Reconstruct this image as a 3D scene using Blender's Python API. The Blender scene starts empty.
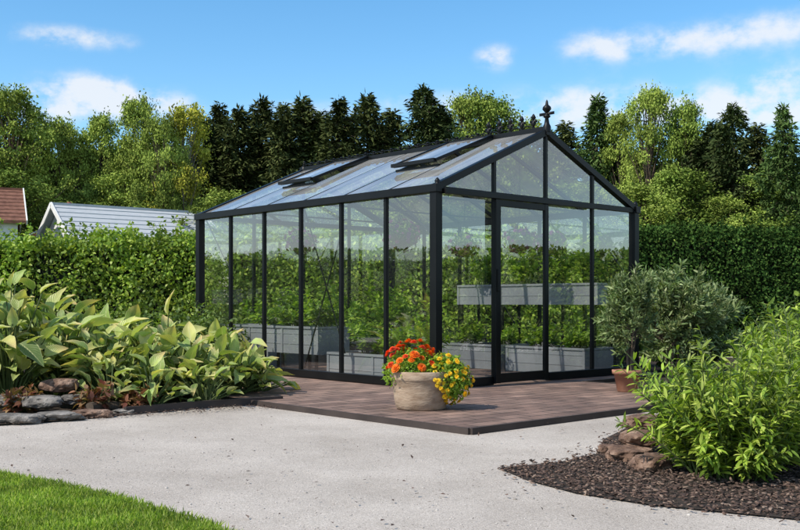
import bpy, math, numpy as np
from mathutils import Vector, noise, Matrix
rng = np.random.default_rng(7)
scene = bpy.context.scene
CZ=0.90; F=982.0; HZ=303.0
def PX(px,Y): return (px-400)/F*Y
def ZY(py,Y): return CZ-(py-HZ)/F*Y
def GP(px,py,z=0.0):
    Y=(CZ-z)*F/(py-HZ); return (PX(px,Y),Y)

# ---------------------------------------------------------------- materials
def newmat(name):
    m=bpy.data.materials.new(name); m.use_nodes=True
    nt=m.node_tree; nt.nodes.clear()
    out=nt.nodes.new('ShaderNodeOutputMaterial')
    return m,nt,out
def ramp(nt,stops,interp='LINEAR'):
    r=nt.nodes.new('ShaderNodeValToRGB'); r.color_ramp.interpolation=interp
    e=r.color_ramp.elements
    while len(e)<len(stops): e.new(0.5)
    for i,(p,c) in enumerate(stops):
        e[i].position=p; e[i].color=(c[0],c[1],c[2],1)
    return r
def mixc(nt,a,b,fac,blend='MIX'):
    m=nt.nodes.new('ShaderNodeMix'); m.data_type='RGBA'; m.blend_type=blend
    for sock,val in ((m.inputs[6],a),(m.inputs[7],b),(m.inputs[0],fac)):
        if hasattr(val,'is_output'): nt.links.new(val,sock)
        else: sock.default_value = val if not isinstance(val,tuple) else (*val,1)
    return m.outputs[2]
def math_(nt,op,a,b=None,clamp=False):
    m=nt.nodes.new('ShaderNodeMath'); m.operation=op; m.use_clamp=clamp
    for i,v in enumerate((a,b)):
        if v is None: continue
        if hasattr(v,'is_output'): nt.links.new(v,m.inputs[i])
        else: m.inputs[i].default_value=v
    return m.outputs[0]
def foliage(name,cols,trans=0.3,rough=0.5,nscale=0.8,spec=0.35,dark=0.55,tcol=None,veins=False,gain=1.5,hi=1.25):
    m,nt,out=newmat(name); L=nt.links
    cols=[tuple(min(.85,x*gain) for x in c) for c in cols]
    geo=nt.nodes.new('ShaderNodeNewGeometry')
    st=[(i/(max(len(cols)-1,1)),c) for i,c in enumerate(cols)]
    r=ramp(nt,st); L.new(geo.outputs['Random Per Island'],r.inputs[0])
    no=nt.nodes.new('ShaderNodeTexNoise'); no.inputs['Scale'].default_value=nscale; no.inputs['Detail'].default_value=2
    L.new(geo.outputs['Position'],no.inputs['Vector'])
    mr=nt.nodes.new('ShaderNodeMapRange'); mr.inputs[1].default_value=.35; mr.inputs[2].default_value=.65
    mr.inputs[3].default_value=dark; mr.inputs[4].default_value=hi
    L.new(no.outputs[0],mr.inputs[0])
    sc=nt.nodes.new('ShaderNodeVectorMath'); sc.operation='SCALE'
    L.new(r.outputs[0],sc.inputs[0]); L.new(mr.outputs[0],sc.inputs[3])
    col=sc.outputs[0]
    if trans<=0:
        d=nt.nodes.new('ShaderNodeBsdfDiffuse'); L.new(col,d.inputs[0]); L.new(d.outputs[0],out.inputs[0]); return m
    p=nt.nodes.new('ShaderNodeBsdfPrincipled'); p.inputs['Roughness'].default_value=rough
    p.inputs['Specular IOR Level'].default_value=spec
    if veins:
        uv=nt.nodes.new('ShaderNodeUVMap'); sp=nt.nodes.new('ShaderNodeSeparateXYZ'); L.new(uv.outputs[0],sp.inputs[0])
        au=math_(nt,'ABSOLUTE',math_(nt,'SUBTRACT',sp.outputs[0],0.5))
        ph=math_(nt,'SUBTRACT',math_(nt,'MULTIPLY',sp.outputs[1],60.0),math_(nt,'MULTIPLY',au,50.0))
        s=math_(nt,'SINE',ph)
        mid=math_(nt,'LESS_THAN',au,0.03)
        edge=math_(nt,'GREATER_THAN',au,0.45)
        v=math_(nt,'MULTIPLY',math_(nt,'ADD',s,1.0),0.08)
        col=mixc(nt,col,(0.42,0.46,0.20),v)
        col=mixc(nt,col,(0.56,0.56,0.28),math_(nt,'MULTIPLY',math_(nt,'ADD',mid,edge,True),0.6))
        tip=math_(nt,'MULTIPLY',math_(nt,'SUBTRACT',sp.outputs[1],.4,True),2.0,True)
        rs=math_(nt,'FRACT',math_(nt,'MULTIPLY',geo.outputs['Random Per Island'],37.7))
        rs=math_(nt,'MULTIPLY',math_(nt,'SUBTRACT',rs,.3,True),1.8,True)
        col=mixc(nt,col,(.68,.52,.22),math_(nt,'MULTIPLY',tip,rs))
        b=nt.nodes.new('ShaderNodeBump'); b.inputs['Strength'].default_value=.35; b.inputs['Distance'].default_value=.006
        L.new(s,b.inputs['Height']); L.new(b.outputs[0],p.inputs['Normal'])
    L.new(col,p.inputs['Base Color'])
    t=nt.nodes.new('ShaderNodeBsdfTranslucent')
    tc=mixc(nt,col,tcol or (1.1,1.2,0.45),1.0,'MULTIPLY')
    L.new(tc,t.inputs[0])
    mx=nt.nodes.new('ShaderNodeMixShader'); mx.inputs[0].default_value=trans
    L.new(p.outputs[0],mx.inputs[1]); L.new(t.outputs[0],mx.inputs[2]); L.new(mx.outputs[0],out.inputs[0])
    return m
def simple(name,cols,scale=8,rough=.8,bump=.3,bdist=.01,metal=0,detail=6,spec=.4,coord='Object',scl=(1,1,1)):
    m,nt,out=newmat(name); L=nt.links
    tc=nt.nodes.new('ShaderNodeTexCoord'); mp=nt.nodes.new('ShaderNodeMapping'); mp.inputs['Scale'].default_value=scl
    L.new(tc.outputs[coord],mp.inputs[0])
    no=nt.nodes.new('ShaderNodeTexNoise'); no.inputs['Scale'].default_value=scale; no.inputs['Detail'].default_value=detail
    L.new(mp.outputs[0],no.inputs['Vector'])
    r=ramp(nt,[(0.3+0.4*i/(max(len(cols)-1,1)),c) for i,c in enumerate(cols)]); L.new(no.outputs[0],r.inputs[0])
    p=nt.nodes.new('ShaderNodeBsdfPrincipled'); p.inputs['Roughness'].default_value=rough; p.inputs['Metallic'].default_value=metal
    p.inputs['Specular IOR Level'].default_value=spec
    L.new(r.outputs[0],p.inputs['Base Color'])
    if bump>0:
        b=nt.nodes.new('ShaderNodeBump'); b.inputs['Strength'].default_value=bump; b.inputs['Distance'].default_value=bdist
        n2=nt.nodes.new('ShaderNodeTexNoise'); n2.inputs['Scale'].default_value=scale*3; n2.inputs['Detail'].default_value=8
        L.new(mp.outputs[0],n2.inputs['Vector']); L.new(n2.outputs[0],b.inputs['Height']); L.new(b.outputs[0],p.inputs['Normal'])
    L.new(p.outputs[0],out.inputs[0]); return m

# ---------------------------------------------------------------- geometry helpers
class Acc:
    def __init__(s): s.v=[]; s.f=[]
    def add(s,vs,fs):
        o=len(s.v); s.v.extend([tuple(map(float,v)) for v in vs]); s.f.extend([tuple(i+o for i in f) for f in fs])
    def beam(s,p,q,w,h,up=(0,0,1)):
        p=Vector(p);q=Vector(q);d=(q-p).normalized();up=Vector(up)
        if abs(d.dot(up))>.98: up=Vector((1,0,0))
        x=d.cross(up).normalized(); y=x.cross(d).normalized()
        vs=[]
        for c in (p,q):
            for a,b in ((-1,-1),(1,-1),(1,1),(-1,1)): vs.append(c+x*(a*w/2)+y*(b*h/2))
        s.add(vs,[(0,1,2,3),(7,6,5,4),(0,4,5,1),(1,5,6,2),(2,6,7,3),(3,7,4,0)])
    def box(s,a,b):
        x0,y0,z0=a;x1,y1,z1=b
        vs=[(x0,y0,z0),(x1,y0,z0),(x1,y1,z0),(x0,y1,z0),(x0,y0,z1),(x1,y0,z1),(x1,y1,z1),(x0,y1,z1)]
        s.add(vs,[(3,2,1,0),(4,5,6,7),(0,1,5,4),(1,2,6,5),(2,3,7,6),(3,0,4,7)])
    def tube(s,pts,rad,k=6):
        pts=[Vector(p) for p in pts]; n=len(pts); vs=[];fs=[]
        for i,p in enumerate(pts):
            d=(pts[min(i+1,n-1)]-pts[max(i-1,0)]).normalized()
            u=Vector((0,0,1)) if abs(d.z)<.9 else Vector((1,0,0))
            x=d.cross(u).normalized(); y=d.cross(x)
            for j in range(k):
                a=2*math.pi*j/k; vs.append(p+(x*math.cos(a)+y*math.sin(a))*rad[i])
        for i in range(n-1):
            for j in range(k):
                a=i*k+j;b=i*k+(j+1)%k; fs.append((a,b,b+k,a+k))
        s.add(vs,fs)
    def lathe(s,prof,k=32,c=(0,0,0)):
        vs=[];fs=[];n=len(prof)
        for r,z in prof:
            for j in range(k):
                a=2*math.pi*j/k; vs.append((c[0]+r*math.cos(a),c[1]+r*math.sin(a),c[2]+z))
        for i in range(n-1):
            for j in range(k):
                a=i*k+j;b=i*k+(j+1)%k; fs.append((a,b,b+k,a+k))
        s.add(vs,fs)
    def mesh(s,name):
        me=bpy.data.meshes.new(name); me.from_pydata(s.v,[],s.f); me.update(); return me
def obj(name,me,mat=None,parent=None,loc=None,smooth=False,bevel=0):
    o=bpy.data.objects.new(name,me); scene.collection.objects.link(o)
    if mat and not me.materials: me.materials.append(mat)
    if parent: o.parent=parent
    if loc: o.location=loc
    if smooth: me.polygons.foreach_set('use_smooth',[True]*len(me.polygons))
    if bevel:
        b=o.modifiers.new('b','BEVEL'); b.width=bevel; b.segments=2; b.limit_method='ANGLE'
    return o
def empty(name,loc=(0,0,0),rot=0,scale=None,parent=None):
    e=bpy.data.objects.new(name,None); scene.collection.objects.link(e); e.location=loc; e.rotation_euler=(0,0,rot)
    if scale is not None: e.scale=scale
    if parent: e.parent=parent
    return e
def nrm(a): return a/np.maximum(np.linalg.norm(a,axis=1,keepdims=True),1e-9)
def scatter(name,tv,tf,pos,dr,nm,size,uv=None,smooth=False):
    tv=np.array(tv,float); tf=np.array(tf,int); pos=np.asarray(pos,float)
    n=len(pos); T=len(tv); Fc,K=tf.shape
    y=nrm(np.asarray(dr,float)); x=nrm(np.cross(y,nm)); z=np.cross(x,y)
    size=np.asarray(size,float)
    if size.ndim==1: size=size[:,None]
    V=pos[:,None,:]+size[:,None,:]*(tv[None,:,0:1]*x[:,None,:]+tv[None,:,1:2]*y[:,None,:]+tv[None,:,2:3]*z[:,None,:])
    V=V.reshape(-1,3); FF=(tf[None]+(np.arange(n)*T)[:,None,None]).reshape(-1)
    me=bpy.data.meshes.new(name)
    me.vertices.add(len(V)); me.vertices.foreach_set('co',V.ravel())
    me.loops.add(len(FF)); me.loops.foreach_set('vertex_index',FF.astype(np.int32))
    np_=n*Fc; me.polygons.add(np_); me.polygons.foreach_set('loop_start',(np.arange(np_)*K).astype(np.int32))
    me.polygons.foreach_set('loop_total',np.full(np_,K,np.int32))
    if smooth: me.polygons.foreach_set('use_smooth',np.ones(np_,bool))
    if uv is not None:
        ul=me.uv_layers.new(name='UVMap'); U=np.array(uv,float)[tf.ravel()]
        ul.data.foreach_set('uv',np.tile(U,(n,1)).ravel())
    me.update(calc_edges=True); me.validate(); return me
LEAF=([(0,0,0),(.30,.45,.07),(0,1,-.05),(-.30,.45,.07)],[(0,1,2,3)])
LEAF6=([(0,0,0),(.24,.3,.06),(.2,.65,.03),(0,1,-.10),(-.2,.65,.03),(-.24,.3,.06),(0,.33,0),(0,.66,-.02)],
       [(0,1,6,5),(6,1,2,7),(5,6,7,4),(7,2,3,4)])
LANCE=([(0,0,0),(.11,.3,.03),(.10,.7,0),(0,1,-.12),(-.10,.7,0),(-.11,.3,.03),(0,.3,0),(0,.7,-.03)],
       [(0,1,6,5),(6,1,2,7),(5,6,7,4),(7,2,3,4)])
NEEDLE=([(0,0,0),(.16,.45,0),(0,1,-.1),(-.16,.45,0)],[(0,1,2,3)])
def rv(n): return nrm(rng.normal(size=(n,3)))

# ---------------------------------------------------------------- world
SUN=Vector((-0.76,-0.52,0)).normalized()*math.cos(math.radians(47)); SUN.z=math.sin(math.radians(47))
w=bpy.data.worlds.new("World"); scene.world=w; w.use_nodes=True; nt=w.node_tree; nt.nodes.clear(); L=nt.links
out=nt.nodes.new('ShaderNodeOutputWorld'); bg=nt.nodes.new('ShaderNodeBackground'); bg.inputs[1].default_value=.15
sky=nt.nodes.new('ShaderNodeTexSky'); sky.sky_type='NISHITA'; sky.sun_disc=False
sky.sun_elevation=math.radians(47); sky.sun_rotation=math.atan2(SUN.x,SUN.y)
sky.air_density=1.0; sky.dust_density=.3; sky.ozone_density=2.5
tc=nt.nodes.new('ShaderNodeTexCoord'); sp=nt.nodes.new('ShaderNodeSeparateXYZ'); L.new(tc.outputs['Generated'],sp.inputs[0])
az=math_(nt,'ARCTAN2',sp.outputs[0],sp.outputs[1]); el=math_(nt,'ARCSINE',sp.outputs[2])
clouds=[(72,38,42,8,.95),(50,104,30,14,1.2),(92,92,34,12,1.2),(150,106,32,12,1.2),(495,57,15,9,1.05),(600,46,30,12,.85),(690,42,46,13,.85),
 (780,28,40,13,.7),(790,80,40,13,.95),(590,108,65,16,1.2),(690,104,40,10,1.0),(775,112,50,10,1.2),(300,112,60,8,.5),(430,102,60,10,.5)]
tot=None
for (px,py,sx,sy,a) in clouds:
    x=(px-400)/F; zz=(HZ-py)/F; a0=math.atan(x); e0=math.atan(zz/math.hypot(1,x))
    dx=math_(nt,'MULTIPLY',math_(nt,'SUBTRACT',az,a0),F/sx); dy=math_(nt,'MULTIPLY',math_(nt,'SUBTRACT',el,e0),F/sy)
    e=math_(nt,'ADD',math_(nt,'MULTIPLY',dx,dx),math_(nt,'MULTIPLY',dy,dy))
    g=math_(nt,'MULTIPLY',math_(nt,'POWER',2.718,math_(nt,'MULTIPLY',e,-.6)),a)
    tot=g if tot is None else math_(nt,'ADD',tot,g)
mp=nt.nodes.new('ShaderNodeMapping'); mp.inputs['Scale'].default_value=(1,1,1.5); L.new(tc.outputs['Generated'],mp.inputs[0])
n1=nt.nodes.new('ShaderNodeTexNoise'); n1.inputs['Scale'].default_value=26; n1.inputs['Detail'].default_value=9; n1.inputs['Roughness'].default_value=.58
L.new(mp.outputs[0],n1.inputs[0])
n2=nt.nodes.new('ShaderNodeTexNoise'); n2.inputs['Scale'].default_value=2.2; n2.inputs['Detail'].default_value=8
L.new(mp.outputs[0],n2.inputs[0])
side=math_(nt,'GREATER_THAN',math_(nt,'ABSOLUTE',az),0.55)
gen=math_(nt,'MULTIPLY',math_(nt,'MULTIPLY',math_(nt,'SUBTRACT',n2.outputs[0],.38,True),7.0),side)  # noise clouds added outside the view, for reflections in the glass
dens=math_(nt,'ADD',math_(nt,'MULTIPLY',math_(nt,'MINIMUM',tot,1.1),math_(nt,'MULTIPLY',math_(nt,'SUBTRACT',n1.outputs[0],.29,True),3.8)),math_(nt,'MULTIPLY',gen,.5))
mr=nt.nodes.new('ShaderNodeMapRange'); mr.interpolation_type='SMOOTHSTEP'; mr.inputs[1].default_value=.08; mr.inputs[2].default_value=1.15; mr.inputs[4].default_value=.82
L.new(dens,mr.inputs[0])
hs=nt.nodes.new('ShaderNodeHueSaturation'); hs.inputs['Saturation'].default_value=1.26; hs.inputs['Value'].default_value=1.34; hs.inputs['Hue'].default_value=.493
L.new(sky.outputs[0],hs.inputs['Color'])
skc=mixc(nt,hs.outputs[0],(6.2,6.3,6.5),mr.outputs[0])
L.new(skc,bg.inputs[0]); L.new(bg.outputs[0],out.inputs[0])
sl=bpy.data.lights.new('sun','SUN'); sl.energy=5.0; sl.angle=math.radians(.5); sl.color=(1,.93,.81)
so=bpy.data.objects.new('sun',sl); scene.collection.objects.link(so); so.rotation_euler=SUN.to_track_quat('Z','Y').to_euler(); so.location=SUN*50

# ---------------------------------------------------------------- camera
cd=bpy.data.cameras.new('camera'); cam=bpy.data.objects.new('camera',cd); scene.collection.objects.link(cam); scene.camera=cam
cam.location=(0,0,CZ); cam.rotation_euler=(math.radians(90),0,0); cd.lens=36*F/800; cd.shift_y=38/800; cd.clip_end=2000; cd.clip_start=.05
scene.view_settings.view_transform='Standard'; scene.view_settings.look='None'; scene.view_settings.exposure=0

# ---------------------------------------------------------------- ground
def poly(name,pts,z,mat):
    a=Acc(); a.add([(x,y,z) for x,y in pts],[tuple(range(len(pts)))]); return obj(name,a.mesh(name),mat)
m_field=simple('field_grass',[(.05,.08,.02),(.09,.13,.03)],scale=.6,rough=.95)
poly('ground',[(-600,-600),(600,-600),(600,900),(-600,900)],-.03,m_field)
m_grav,nt,out=newmat('gravel'); L=nt.links
geo=nt.nodes.new('ShaderNodeNewGeometry')
vo=nt.nodes.new('ShaderNodeTexVoronoi'); vo.inputs['Scale'].default_value=190; L.new(geo.outputs['Position'],vo.inputs['Vector'])
sc_=nt.nodes.new('ShaderNodeSeparateColor'); L.new(vo.outputs['Color'],sc_.inputs[0])
r1=ramp(nt,[(0,(.33,.295,.26)),(.3,(.42,.38,.34)),(.75,(.49,.445,.40)),(1,(.57,.52,.47))]); L.new(sc_.outputs[0],r1.inputs[0])
nb=nt.nodes.new('ShaderNodeTexNoise'); nb.inputs['Scale'].default_value=.9; nb.inputs['Detail'].default_value=8; nb.inputs['Roughness'].default_value=.65; L.new(geo.outputs['Position'],nb.inputs['Vector'])
rb=ramp(nt,[(.35,(.80,.78,.76)),(.65,(1.06,1.05,1.04))]); L.new(nb.outputs[0],rb.inputs[0])
c=mixc(nt,r1.outputs[0],rb.outputs[0],1.0,'MULTIPLY')
p=nt.nodes.new('ShaderNodeBsdfPrincipled'); p.inputs['Roughness'].default_value=.95; p.inputs['Specular IOR Level'].default_value=.15
L.new(c,p.inputs['Base Color'])
b=nt.nodes.new('ShaderNodeBump'); b.inputs['Strength'].default_value=.4; b.inputs['Distance'].default_value=.004; L.new(vo.outputs['Distance'],b.inputs['Height']); b.invert=True
b2=nt.nodes.new('ShaderNodeBump'); b2.inputs['Strength'].default_value=.6; b2.inputs['Distance'].default_value=.04; L.new(nb.outputs[0],b2.inputs['Height']); L.new(b.outputs[0],b2.inputs['Normal'])
L.new(b2.outputs[0],p.inputs['Normal']); L.new(p.outputs[0],out.inputs[0])
poly('gravel_path',[(-16,-12),(16,-12),(16,16.5),(-16,16.5)],0,m_grav)
def ico(sub=1):
    import bmesh
    bm=bmesh.new(); bmesh.ops.create_icosphere(bm,subdivisions=sub,radius=1)
    v=[tuple(x.co) for x in bm.verts]; f=[tuple(i.index for i in q.verts) for q in bm.faces]; bm.free(); return v,f
iv,if_=ico(1)
n=3600; yy=3.6+rng.random(n)**1.3*7.5; xx=(rng.random(n)*2-1)*.47*yy
keep=~((yy>6.4)&(xx>-1.6)&(xx<6))
pos=np.c_[xx,yy,np.full(n,.001)]; 
s=rng.uniform(.002,.005,n)*np.where(rng.random(n)>.97,2.4,1)
me=scatter('pebbles',np.array(iv)*[1,1,.6],if_,pos[keep],np.c_[rng.normal(size=(n,2)),np.zeros(n)][keep],np.tile([0,0,1],(n,1))[keep],s[keep],smooth=True)
m_peb,nt,out=newmat('pebble'); g=nt.nodes.new('ShaderNodeNewGeometry'); r=ramp(nt,[(0,(.22,.195,.17)),(.4,(.38,.35,.32)),(1,(.55,.51,.47))]); nt.links.new(g.outputs['Random Per Island'],r.inputs[0])
p=nt.nodes.new('ShaderNodeBsdfPrincipled'); p.inputs['Roughness'].default_value=.85; nt.links.new(r.outputs[0],p.inputs[0]); nt.links.new(p.outputs[0],out.inputs[0])
obj('loose_gravel',me,m_peb)

# lawn
edge=[GP(0,477),GP(60,488),GP(115,501),GP(165,515),GP(215,530)]
lawnpts=[(-9,6.6),(-4,5.75)]+edge+[(-.45,3.4),(-.2,2.0),(-.1,-8),(-9,-8)]
m_soil=simple('soil',[(.02,.014,.01),(.05,.035,.025)],scale=20,rough=1,bump=.8,bdist=.02)
m_lawn=simple('lawn_turf',[(.07,.12,.02),(.12,.19,.03)],scale=30,rough=.9,bump=.8,bdist=.02)
lawn=empty('lawn')
o=poly('turf',lawnpts,.012,m_lawn); o.parent=lawn
def inside(pts,x,y):
    c=np.zeros(len(x),bool); j=len(pts)-1
    for i in range(len(pts)):
        xi,yi=pts[i];xj,yj=pts[j]
        c^=((yi>y)!=(yj>y))&(x<(xj-xi)*(y-yi)/(yj-yi+1e-12)+xi); j=i
    return c
n=200000; xx=rng.uniform(-3.4,-.35,n); yy=rng.uniform(3.2,5.7,n); k=inside(lawnpts,xx+rng.normal(0,.018,n),yy+rng.normal(0,.018,n))
xx=xx[k];yy=yy[k];n=len(xx)
d=np.c_[rng.normal(0,.5,n),rng.normal(0,.5,n),np.ones(n)]
m_grass=foliage('grass_blade',[(.11,.18,.02),(.16,.25,.03),(.21,.30,.045),(.30,.33,.09)],trans=.35,nscale=4,dark=.75)
BL=([(-.07,0,0),(.07,0,0),(.05,.6,.06),(0,1,.25),(-.05,.6,.06)],[(0,1,2,3,4)])
o=obj('grass_blades',scatter('grass',BL[0],BL[1],np.c_[xx,yy,np.full(n,.012)],d,rv(n),rng.uniform(.015,.042,n)),m_grass,lawn)

# ---------------------------------------------------------------- hedge builder
def hedge(name,length,depth,h,dens,ls,mat,loc,rot=0,bump=.12,shoots=0,core=None,thr=.18,tmpl=LEAF):
    e=empty(name,loc,rot)
    P=[];Nn=[]
    n=int(length*h*dens); P.append(np.c_[rng.random(n)*length,np.zeros(n),rng.random(n)*h]); Nn.append(np.tile([0,-1,.25],(n,1)))
    n=int(length*depth*dens*.8); P.append(np.c_[rng.random(n)*length,rng.random(n)*depth,np.full(n,h)]); Nn.append(np.tile([0,0,1],(n,1)))
    n=int(length*h*dens*.35); P.append(np.c_[rng.random(n)*length,np.full(n,depth),rng.random(n)*h]); Nn.append(np.tile([0,1,.2],(n,1)))
    for xe in (0,length):
        n=int(depth*h*dens); P.append(np.c_[np.full(n,xe),rng.random(n)*depth,rng.random(n)*h]); Nn.append(np.tile([1 if xe else -1,0,.2],(n,1)))
    P=np.concatenate(P);Nn=nrm(np.concatenate(Nn).astype(float)); n=len(P)
    b=np.sin(P[:,0]*2.1+P[:,2]*1.7)*.5+np.sin(P[:,0]*5.3-P[:,2]*4.1+1)*.35+np.sin(P[:,0]*11+P[:,2]*9+P[:,1]*7)*.3+np.sin(P[:,0]*.9+2)*.5
    off=b*bump*.5+rng.uniform(-thr,.06,n)
    P=P+Nn*off[:,None]
    if shoots:
        m=int(shoots*length); sx=rng.random(m)*length; sy=rng.random(m)*depth; sh=rng.uniform(.05,.35,m)
        k=14; Q=np.c_[np.repeat(sx,k),np.repeat(sy,k),h+np.repeat(sh,k)*rng.random(m*k)]+rng.normal(0,.03,(m*k,3)); P=np.r_[P,Q]; Nn=np.r_[Nn,rv(m*k)]
    n=len(P)
    nn=nrm(Nn*1.0+rv(n)*.9); dd=nrm(rv(n)+np.array([0,0,-.3])+Nn*.3)
    me=scatter(name+'_leaves',tmpl[0],tmpl[1],P,dd,nn,rng.uniform(.7,1.3,n)*ls)
    obj('foliage',me,mat,e)
    a=Acc(); a.box((.22,.22,0),(length-.22,depth-.22,h-.22)); obj('dark_core',a.mesh('core'),core,e)  # solid near-black box filling the hedge behind its leaves
    return e,me
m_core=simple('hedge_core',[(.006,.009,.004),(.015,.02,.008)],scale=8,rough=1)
m_beech=foliage('beech_leaf',[(.08,.14,.018),(.13,.21,.025),(.20,.28,.035),(.27,.33,.055)],trans=.3,nscale=1.6,dark=.6)
m_thuja=foliage('thuja_leaf',[(.013,.032,.009),(.023,.052,.012),(.038,.075,.016),(.06,.10,.024)],trans=0,nscale=2.5,dark=.5)
hedge('reflection_hedge',19.2,1.2,2.0,1500,.075,m_beech,(-16,16.3,0),bump=.26,shoots=14,core=m_core,thr=.22)
hedge('thuja_hedge',13,1.3,2.16,2600,.055,m_thuja,(3.25,16.5,0),bump=.10,core=m_core,thr=.12,shoots=6)
e,me=hedge('reflection_hedge',10,1.2,2.3,500,.12,m_beech,(-17,6.5,0),rot=math.radians(90),bump=.2,core=m_core)  # side hedge added out of view, to shape reflections in the wall glass
for nme,lc,rt in (('reflection_hedge',(-17,-3.6,0),90),('reflection_hedge',(17,16.4,0),-90),('reflection_hedge',(17,6.3,0),-90)):  # more unseen hedges added at both sides for the glass reflections
    e2=empty(nme,lc,math.radians(rt)); obj('foliage',me,None,e2); a=Acc(); a.box((.22,.22,0),(9.78,.98,2.08)); obj('dark_core',a.mesh('core'),m_core,e2)

# ---------------------------------------------------------------- trees
m_bark=simple('bark',[(.05,.035,.025),(.12,.09,.065)],scale=5,rough=.95,bump=.8,bdist=.03,scl=(1,1,.25))
m_barkl=simple('pale_bark',[(.14,.12,.10),(.28,.25,.21)],scale=5,rough=.95,bump=.8,bdist=.03,scl=(1,1,.25))
def decid(seed,H=10,R=2.7,nc=120,per=330,ls=.15,low=.16,smin=.16,smax=.62):
    r=np.random.default_rng(seed); tr=Acc()
    top=np.array([r.normal(0,.3),r.normal(0,.3),H*.86])
    ax=[np.array([0,0,0])]+[top*t+np.array([r.normal(0,.12),r.normal(0,.12),0]) for t in (.2,.4,.6,.8,1)]
    tr.tube(ax,[.2,.17,.14,.1,.06,.02],7)
    P=[]
    lob=r.uniform(0,6.28,3)
    for i in range(nc):
        t=r.uniform(low,1)**.9; z=H*t
        a=r.uniform(0,2*math.pi)
        rad=R*(math.sin(math.pi*min(1,(t-low*.6)/(1.06-low*.6))**.8))**.65*(1+.25*math.sin(2*a+lob[0]+t*6)+.18*math.sin(3*a+lob[1]-t*9))*r.uniform(.7,1.15)
        q=math.sqrt(r.uniform(.15,1))
        c=np.array([math.cos(a)*rad*q,math.sin(a)*rad*q,min(z,H*.97)])
        b0=top*max(.12,(t-.22))
        mid=(b0+c)/2+np.array([0,0,.25])
        tr.tube([b0,mid,c],[.055,.03,.01],4)
        s=r.uniform(smin,smax)
        # each clump: short sprays of leaves along twigs, so outlines are feathery
        m=int(per*s*1.8); kt=max(6,int(14*s)); dirs=r.normal(size=(kt,3)); dirs/=np.linalg.norm(dirs,axis=1,keepdims=True); dirs[:,2]+=.15
        ti=r.integers(0,kt,m); tl=r.random(m)**.6
        P.append(c+dirs[ti]*(tl*s*r.uniform(1.2,1.7))[:,None]*np.array([1,1,.7])+r.normal(0,.11+.10*s,(m,3)))
    P=np.concatenate(P); n=len(P)
    me=scatter('crown',LEAF[0],LEAF[1],P,nrm(rv(n)+[0,0,-.4]),nrm(rv(n)+[0,0,.5]),r.uniform(.6,1.3,n)*ls)
    return tr.mesh('trunk'),me
def conif(seed,H=10,R=1.9,ls=.28,droop=.35,step=.25,full=1.0,pw=.7):
    r=np.random.default_rng(seed); tr=Acc()
    tr.tube([(0,0,0),(r.normal(0,.04),r.normal(0,.04),H*.5),(0,0,H)],[.2,.11,.01],7)
    P=[];D=[]
    z=.5; lob=r.uniform(0,6.28,2)
    while z<H-.1:
        t=z/H
        nb=int(r.integers(6,10)*full)
        for j in range(nb):
            a=r.uniform(0,2*math.pi); L0=R*(1-t)**pw+.08
            Lb=L0*r.uniform(.45,1.25)*(1+.25*math.sin(a*2+lob[0]+z*1.3)); zb=z+r.uniform(-.15,.15)
            m=max(12,int(Lb*48)); s=r.random(m)**.7
            zz=zb+ s*Lb*.14 - droop*(s**1.6)*Lb*.8+ (s>.85)*.05
            wd=(1-s*.7)*Lb*.30
            lat=r.normal(0,1,m)*wd
            x=math.cos(a)*s*Lb-math.sin(a)*lat; y=math.sin(a)*s*Lb+math.cos(a)*lat
            P.append(np.c_[x,y,zz-np.abs(lat)*.3+r.normal(0,.10,m)])
            D.append(np.c_[math.cos(a)+r.normal(0,.6,m),math.sin(a)+r.normal(0,.6,m),-.1+r.normal(0,.6,m)])
            if Lb>.5: tr.tube([(0,0,zb),(math.cos(a)*Lb*.5,math.sin(a)*Lb*.5,zb),(math.cos(a)*Lb*.9,math.sin(a)*Lb*.9,zb-droop*Lb*.6)],[.03,.02,.008],3)
        z+=step*r.uniform(.6,1.3)*(1-.35*t)
    m=90; hh=r.random(m)*1.1; P.append(np.c_[r.normal(0,1,(m,2))*(.03+.14*hh[:,None]),H-hh]); D.append(np.c_[r.normal(0,.7,(m,2)),np.ones(m)*.5])
    P=np.concatenate(P);D=np.concatenate(D);n=len(P)
    me=scatter('needles',NEEDLE[0],NEEDLE[1],P,D,nrm(rv(n)*.8+[0,0,.8]),r.uniform(.6,1.3,n)*ls)
    return tr.mesh('trunk'),me
m_tl=foliage('tree_leaf_light',[(.12,.165,.03),(.17,.225,.045),(.24,.29,.065)],trans=0,nscale=.55,dark=.55)
m_tm=foliage('tree_leaf_mid',[(.075,.12,.022),(.115,.165,.032),(.16,.21,.045)],trans=0,nscale=.55,dark=.55)
m_ty=foliage('tree_leaf_yellow',[(.21,.23,.03),(.29,.30,.04),(.35,.33,.06)],trans=0,nscale=.55,dark=.6)
m_cd=foliage('conifer_dark',[(.024,.038,.014),(.040,.056,.02),(.062,.078,.028)],trans=0,nscale=.7,dark=.55)
m_cn=foliage('conifer_olive',[(.032,.042,.015),(.050,.062,.021),(.078,.090,.032)],trans=0,nscale=.7,dark=.5)
m_cb=foliage('conifer_mid',[(.035,.065,.02),(.058,.095,.028),(.085,.125,.04)],trans=0,nscale=.7,dark=.55)
DT={}
for i,(sd,R,mt,lw,bk,nc,sm) in enumerate([(1,2.6,m_tl,.14,m_bark,120,.55),(2,2.2,m_tm,.12,m_bark,120,.55),(3,2.9,m_tm,.10,m_bark,170,.6),(4,2.2,m_ty,.10,m_barkl,100,.5),(5,2.0,m_tl,.1,m_barkl,90,.45),(6,2.7,m_tl,.08,m_bark,160,.55)]):
    a,b_=decid(sd,R=R,low=lw,nc=nc,smax=sm); a.materials.append(bk); b_.materials.append(mt); DT[i]=(a,b_)
CT={}
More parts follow.
